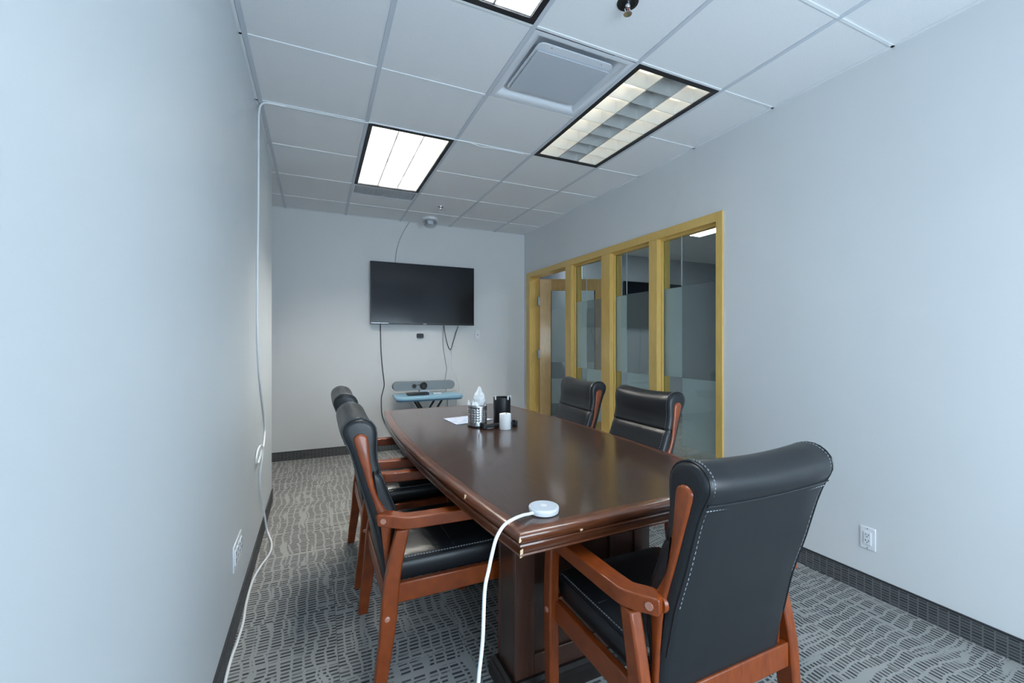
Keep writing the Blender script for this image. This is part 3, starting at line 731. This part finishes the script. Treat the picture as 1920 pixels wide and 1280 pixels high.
    # rails
    for sg in (-1, 1):
        MB().box(.055, .48, min(sg * .252, sg * .276), max(sg * .252, sg * .276), .335, .406).build('side_rail', chair_wood, t, bevel=.004)
    MB().box(.022, .048, -.262, .262, .325, .398).build('rear_rail', chair_wood, t, bevel=.004)
    MB().box(.488, .512, -.262, .262, .335, .406).build('front_rail', chair_wood, t, bevel=.004)
    # legs: rectangular section swept along a bent centre line
    def leg(path, wx, y0, y1, name='leg'):
        secs = []
        for i, (x, z) in enumerate(path):
            w = wx[i] / 2
            secs.append([(x - w, y0, z), (x + w, y0, z), (x + w, y1, z), (x - w, y1, z)])
        return MB().loft(secs).build(name, chair_wood, t, bevel=.006)
    for sg in (-1, 1):
        a, b_ = sorted((sg * .262, sg * .298))
        lg = leg(spline([(0, 0), (.012, .10), (.026, .20), (.037, .30), (.044, .39), (.058, .48), (.086, .61)], 3), [.042 + .016 * min(1, k / 9) - .012 * max(0, (k - 12) / 6) for k in range(19)], a, b_)
        MB().lathe([(.010, -.001), (.010, .002), (.006, .004)] , (.030, 0, .30), 12, 'Y').build('bolt_cap', plug_pink, lg).location = (0, 0, 0)
        cap = lg.children[0]
        if sg < 0: cap.location = (0, -.298, 0)
        else: cap.location = (0, .298, 0); cap.rotation_euler = (0, 0, 0); cap.scale = (1, -1, 1)
        lg2 = leg([(.490, 0), (.492, .12), (.496, .30), (.498, .42), (.494, .52), (.486, .61)], [.036, .042, .048, .048, .046, .044], a, b_)
        c2 = MB().lathe([(.010, -.001), (.010, .002), (.006, .004)], (.496, 0, .372), 12, 'Y').build('bolt_cap', plug_pink, lg2)
        c2.location = (0, sg * .298, 0); c2.scale = (1, 1 if sg < 0 else -1, 1)
        # arm
        path = spline([(.525, .280, .622), (.42, .280, .627), (.25, .280, .630), (.125, .280, .633), (.085, .276, .637), (.03, .252, .645), (.008, .242, .646)], 3)
        secs = []
        for i, p in enumerate(path):
            d = (path[min(i + 1, len(path) - 1)] - path[max(i - 1, 0)]); d.z = 0; d.normalize(); n_ = Vector((-d.y, d.x, 0))
            w = .027 if i > 0 else .020; hgt = .022 if 0 < i < len(path) - 1 else .016
            if i >= len(path) - 2: w = .024
            secs.append([Vector((q.x, q.y * sg, q.z)) for q in (p - n_ * w - Vector((0, 0, hgt)), p + n_ * w - Vector((0, 0, hgt)), p + n_ * w + Vector((0, 0, hgt)), p - n_ * w + Vector((0, 0, hgt)))])
        ar = MB().loft(secs).build('armrest', chair_wood, t, bevel=.009, seg=3)
        MB().lathe([(.022, .0), (.024, .004), (.024, .036), (.022, .04)], (.020, sg * .225 + .02, .645), 16, 'Y').build('arm_joint', chair_wood, ar, smooth=True)
        n0 = Vector((-.40, .917, 0))
        p0 = Vector((.030, .252, .645)) + n0 * .0265
        MB().tube([(p0.x, sg * p0.y, p0.z), (p0.x + n0.x * .003, sg * (p0.y + n0.y * .003), p0.z)], .0105, 12).build('bolt_cap', plug_pink, ar, smooth=True)
    return t
ch0 = make_chair()
GRP = 'black leather conference chairs with cherry wood arms'
spots = [((.20, 1.88), 0, 'black leather armchair on the left side of the table, nearest the camera'),
         ((.20, 2.67), 0, 'black leather armchair on the left side of the table, nearest the television'),
         ((1.745, 2.70), 176, 'black leather armchair on the right side of the table, nearest the door'),
         ((1.745, 2.00), 180, 'black leather armchair on the right side of the table, near the middle glass pane'),
         ((1.02, .80), 90, 'large foreground black leather armchair seen from behind at the table end')]
for i, ((x, y), a, lab) in enumerate(spots):
    o = ch0 if i == 0 else copy_tree(ch0)
    o.location = (x, y, 0); o.rotation_euler = (0, 0, R(a)); tag(o, lab, 'chair', GRP)

# ------------------------------------------------------------------ things on the table
TZ = .7602
# perforated steel cup
t = tag(empty('pen_cup', (.925, 2.56, TZ)), 'perforated stainless steel cup holding white tissue on the table', 'cup')
r0, hh, NC, NR = .060, .135, 40, 17
m = MB(); vs = []; fs = []
for a in range(NR + 1):
    for c_ in range(NC): an = 2 * math.pi * c_ / NC; vs.append((r0 * math.cos(an), r0 * math.sin(an), .004 + (hh - .004) * a / NR))
for a in range(NR):
    for c_ in range(NC):
        if 3 < a < 15 and a % 2 == 0 and c_ % 2 == 0 and (c_ // 2) % 4 != 3: continue
        d = (c_ + 1) % NC; fs.append((a * NC + c_, a * NC + d, (a + 1) * NC + d, (a + 1) * NC + c_))
o = m.add(vs, fs).build('perforated_wall', steel, t, smooth=True)
sd = o.modifiers.new('thick', 'SOLIDIFY'); sd.thickness = .0012
MB().lathe([(.058, 0), (.062, .002), (.062, .008), (.058, .009)], (0, 0, 0), 32).build('base', black_m, t, smooth=True)
MB().lathe([(.0605, hh - .001), (.0618, hh + .001), (.0605, hh + .003), (.0590, hh + .001)], (0, 0, 0), 32).build('rim', chrome, t, smooth=True)
MB().lathe([(.05, .01), (.052, .05), (.052, .11), (.02, .115)], (0, 0, 0), 20).build('paper_lining', tissue_m, t, smooth=True)
tag(crumple('tissue', (.935, 2.555, TZ + .130), .034, .12, tissue_m, 11, amp=.35), 'crumpled white tissue sticking up out of the steel cup', 'tissue')
for k, (dx, dy) in enumerate(((-.045, .012), (-.026, -.018))):
    o = MB().loft([[(-.011, 0, 0), (.011, 0, 0), (.011, .001, 0), (-.011, .001, 0)], [(-.009, -.002, .13), (.009, -.002, .13), (.009, -.001, .13), (-.009, -.001, .13)], [(-.001, -.002, .152), (.001, -.002, .152), (.001, -.001, .152), (-.001, -.001, .152)]]).build('paper_slip', tissue_m)
    o.location = (.925 + dx * .85, 2.56 + dy, TZ + .0165); o.rotation_euler = (0, R(-6), R(-20 + 30 * k))
    tag(o, ('white pointed paper slip at the left rim of the steel cup', 'white pointed paper slip between the left rim and the tissue in the cup')[k], 'paper')
# black tube holder
t = tag(empty('black_cylinder', (1.10, 2.575, TZ)), 'tall black cylinder with white clips at its rim on the table', 'holder')
secs = []
for r_, z in ((.054, 0), (.056, .003), (.056, .172), (.0535, .172), (.0535, .02)):
    secs.append([(r_ * math.cos(2 * math.pi * k / 40), r_ * math.sin(2 * math.pi * k / 40), z) for k in range(40)])
MB().loft(secs).build('body', black_m, t, smooth=True)
for an in (200, 290, 330):
    a = R(an); m = MB().box(-.005, .005, -.0025, .0025, .160, .184).build('clip', white_m, t, bevel=.001); m.location = (.057 * math.cos(a), .057 * math.sin(a), 0); m.rotation_euler = (0, 0, a + R(90))
# black bar lying in front
t = tag(empty('dispenser_bar', (1.045, 2.474, TZ), R(4)), 'black bar lying on the table behind the white roll', 'dispenser')
MB().box(-.11, .10, -.014, .014, .004, .026).build('bar', black_m, t, bevel=.006)
MB().box(-.125, -.105, -.02, .02, 0, .034).build('end_cap', black_m, t, bevel=.004); MB().box(.095, .115, -.02, .02, 0, .034).build('end_cap', black_m, t, bevel=.004)
t = tag(empty('paper_roll', (1.049, 2.405, TZ)), 'small white paper roll standing upright on the table', 'paper roll')
MB().lathe([(.034, 0), (.0355, .002), (.0355, .092), (.034, .094), (.013, .094), (.012, .09), (.012, .03)], (0, 0, 0), 32).build('roll', tissue_m, t, smooth=True)
MB().lathe([(.0118, .0), (.0118, .091), (.0105, .091), (.0105, .01)], (0, 0, 0), 20).build('core', card_m, t, smooth=True)
o = tag(MB().add([(.796, 2.893, 0), (.815, 2.645, 0), (1.104, 2.728, 0), (.99, 2.925, 0), (.796, 2.893, .003), (.815, 2.645, .003), (1.104, 2.728, .003), (.99, 2.925, .003)],
                 [(0,3,2,1),(4,5,6,7),(0,1,5,4),(1,2,6,5),(2,3,7,6),(3,0,4,7)]).build('printed_leaflet', paper_m), 'pale printed leaflets lying flat on the table behind the cup', 'paper')
o.location = (0, 0, TZ)
# microphone puck with cable
t = tag(empty('microphone_puck', (.648, 1.183, TZ)), 'round white microphone puck near the table corner', 'microphone')
MB().lathe([(.042, 0), (.046, .003), (.0475, .012), (.0475, .017), (.046, .0195), (.040, .0205), (.015, .0205)], (0, 0, 0), 40).build('body', white_m, t, smooth=True)
MB().lathe([(.0425, .0200), (.0425, .0208), (.012, .0209)], (0, 0, 0), 40).build('top_fabric', plain('puck_grey', (.62, .67, .74), .6), t, smooth=True)
MB().lathe([(.0105, .0205), (.0105, .0216), (.004, .0219)], (0, 0, 0), 24).build('touch_button', plain('button_white', (.9, .9, .9), .3), t, smooth=True)
cable('puck_cable', [(.606, 1.172, .769), (.585, 1.165, .771), (.56, 1.153, .776), (.515, 1.122, .784), (.472, 1.09, .786), (.440, 1.065, .770), (.422, 1.05, .742), (.405, 1.035, .705), (.388, 1.02, .66), (.375, 1.0, .553), (.360, .99, .459), (.350, .98, .33), (.345, .97, .18), (.335, .95, .06), (.30, .90, .008), (.22, .76, .007)], .0048, cable_w, 'white cable from the microphone puck over the table edge to the floor', 10)

# ------------------------------------------------------------------ left wall: cable and wall plates; right wall: outlet
xw = XL + .006
cable('wall_cable', [(-.18, 2.972, CEIL - .008), (-.25, 2.972, CEIL - .008), (-.30, 2.985, CEIL - .012), (xw + .006, 3.02, CEIL - .05), (xw, 3.06, 2.60), (xw, 3.05, 2.35), (xw, 3.04, 2.08), (xw, 3.0, 1.75), (xw, 2.99, 1.42), (xw, 3.02, 1.25), (xw, 3.08, 1.11), (xw, 3.22, .93), (xw, 3.36, .78), (xw, 3.41, .68), (xw, 3.33, .60),
                     (xw, 3.16, .570), (xw + .004, 2.99, .562), (xw + .004, 2.91, .60), (xw + .006, 2.96, .645), (xw + .010, 3.06, .65), (xw + .014, 3.13, .62), (xw + .013, 3.12, .56), (xw + .004, 3.10, .48), (xw + .002, 3.11, .40), (xw + .004, 3.17, .30), (xw + .008, 3.24, .20), (XL + .022, 3.27, .11), (XL + .03, 3.28, .04), (-.285, 3.24, .006), (-.262, 3.12, .0068), (-.262, 2.98, .0068),
                     (-.295, 2.82, .0068), (-.314, 2.68, .0068), (-.317, 2.48, .0068), (-.308, 2.30, .0068), (-.311, 2.16, .0068), (-.317, 2.05, .0068), (-.316, 1.93, .0068), (-.305, 1.75, .0068)], .0058, cable_w, 'long white cable hanging down the left wall and trailing along the baseboard', 10)
cable('ceiling_cable', [(-.18, 2.972, CEIL - .008), (0.0, 2.972, CEIL - .007), (.28, 2.968, CEIL - .009), (.36, 2.955, CEIL - .008), (.60, 2.955, CEIL - .010), (.88, 2.958, CEIL - .008), (1.0, 2.95, CEIL - .012), (1.1, 2.965, CEIL - .016), (1.25, 2.966, CEIL - .008), (1.45, 2.968, CEIL - .008)], .003, cable_w, 'thin white cable running along the ceiling grid past the lights')
def outlet_plate(name, loc, rz, label, gangs):
    t = tag(empty(name, loc, rz), label, 'outlet')
    w = .035 + .023 * (gangs - 1)
    MB().box(-w, w, -.006, 0, 0, .114).build('cover_plate', white_m, t, bevel=.003)
    for g in range(gangs):
        cx = (g - (gangs - 1) / 2) * .046
        ins = MB().box(cx - .0165, cx + .0165, -.010, -.005, .024, .090).build('insert', white_m, t, bevel=.0015)
        for z in (.042, .072):
            for dx in (-.0065, .0065): MB().box(cx + dx - .0012, cx + dx + .0012, -.0112, -.0098, z, z + .008).build('slot', socket_m, ins)
            MB().box(cx - .002, cx + .002, -.0112, -.0098, z - .008, z - .004).build('slot', socket_m, ins)
    for z in (.008, .106): MB().lathe([(.003, .006), (.003, .0072), (.001, .0072)], (0, 0, z), 8, 'Y').build('screw', chrome, t)
    return t
outlet_plate('wall_outlet', (XR, 1.248, .228), R(-90), 'white wall outlet on the right wall above the carpet baseboard', 1)
t = outlet_plate('wall_outlet', (XL, 2.30, .285), R(90), 'wide white wall plate low on the left wall beside the cable', 4)
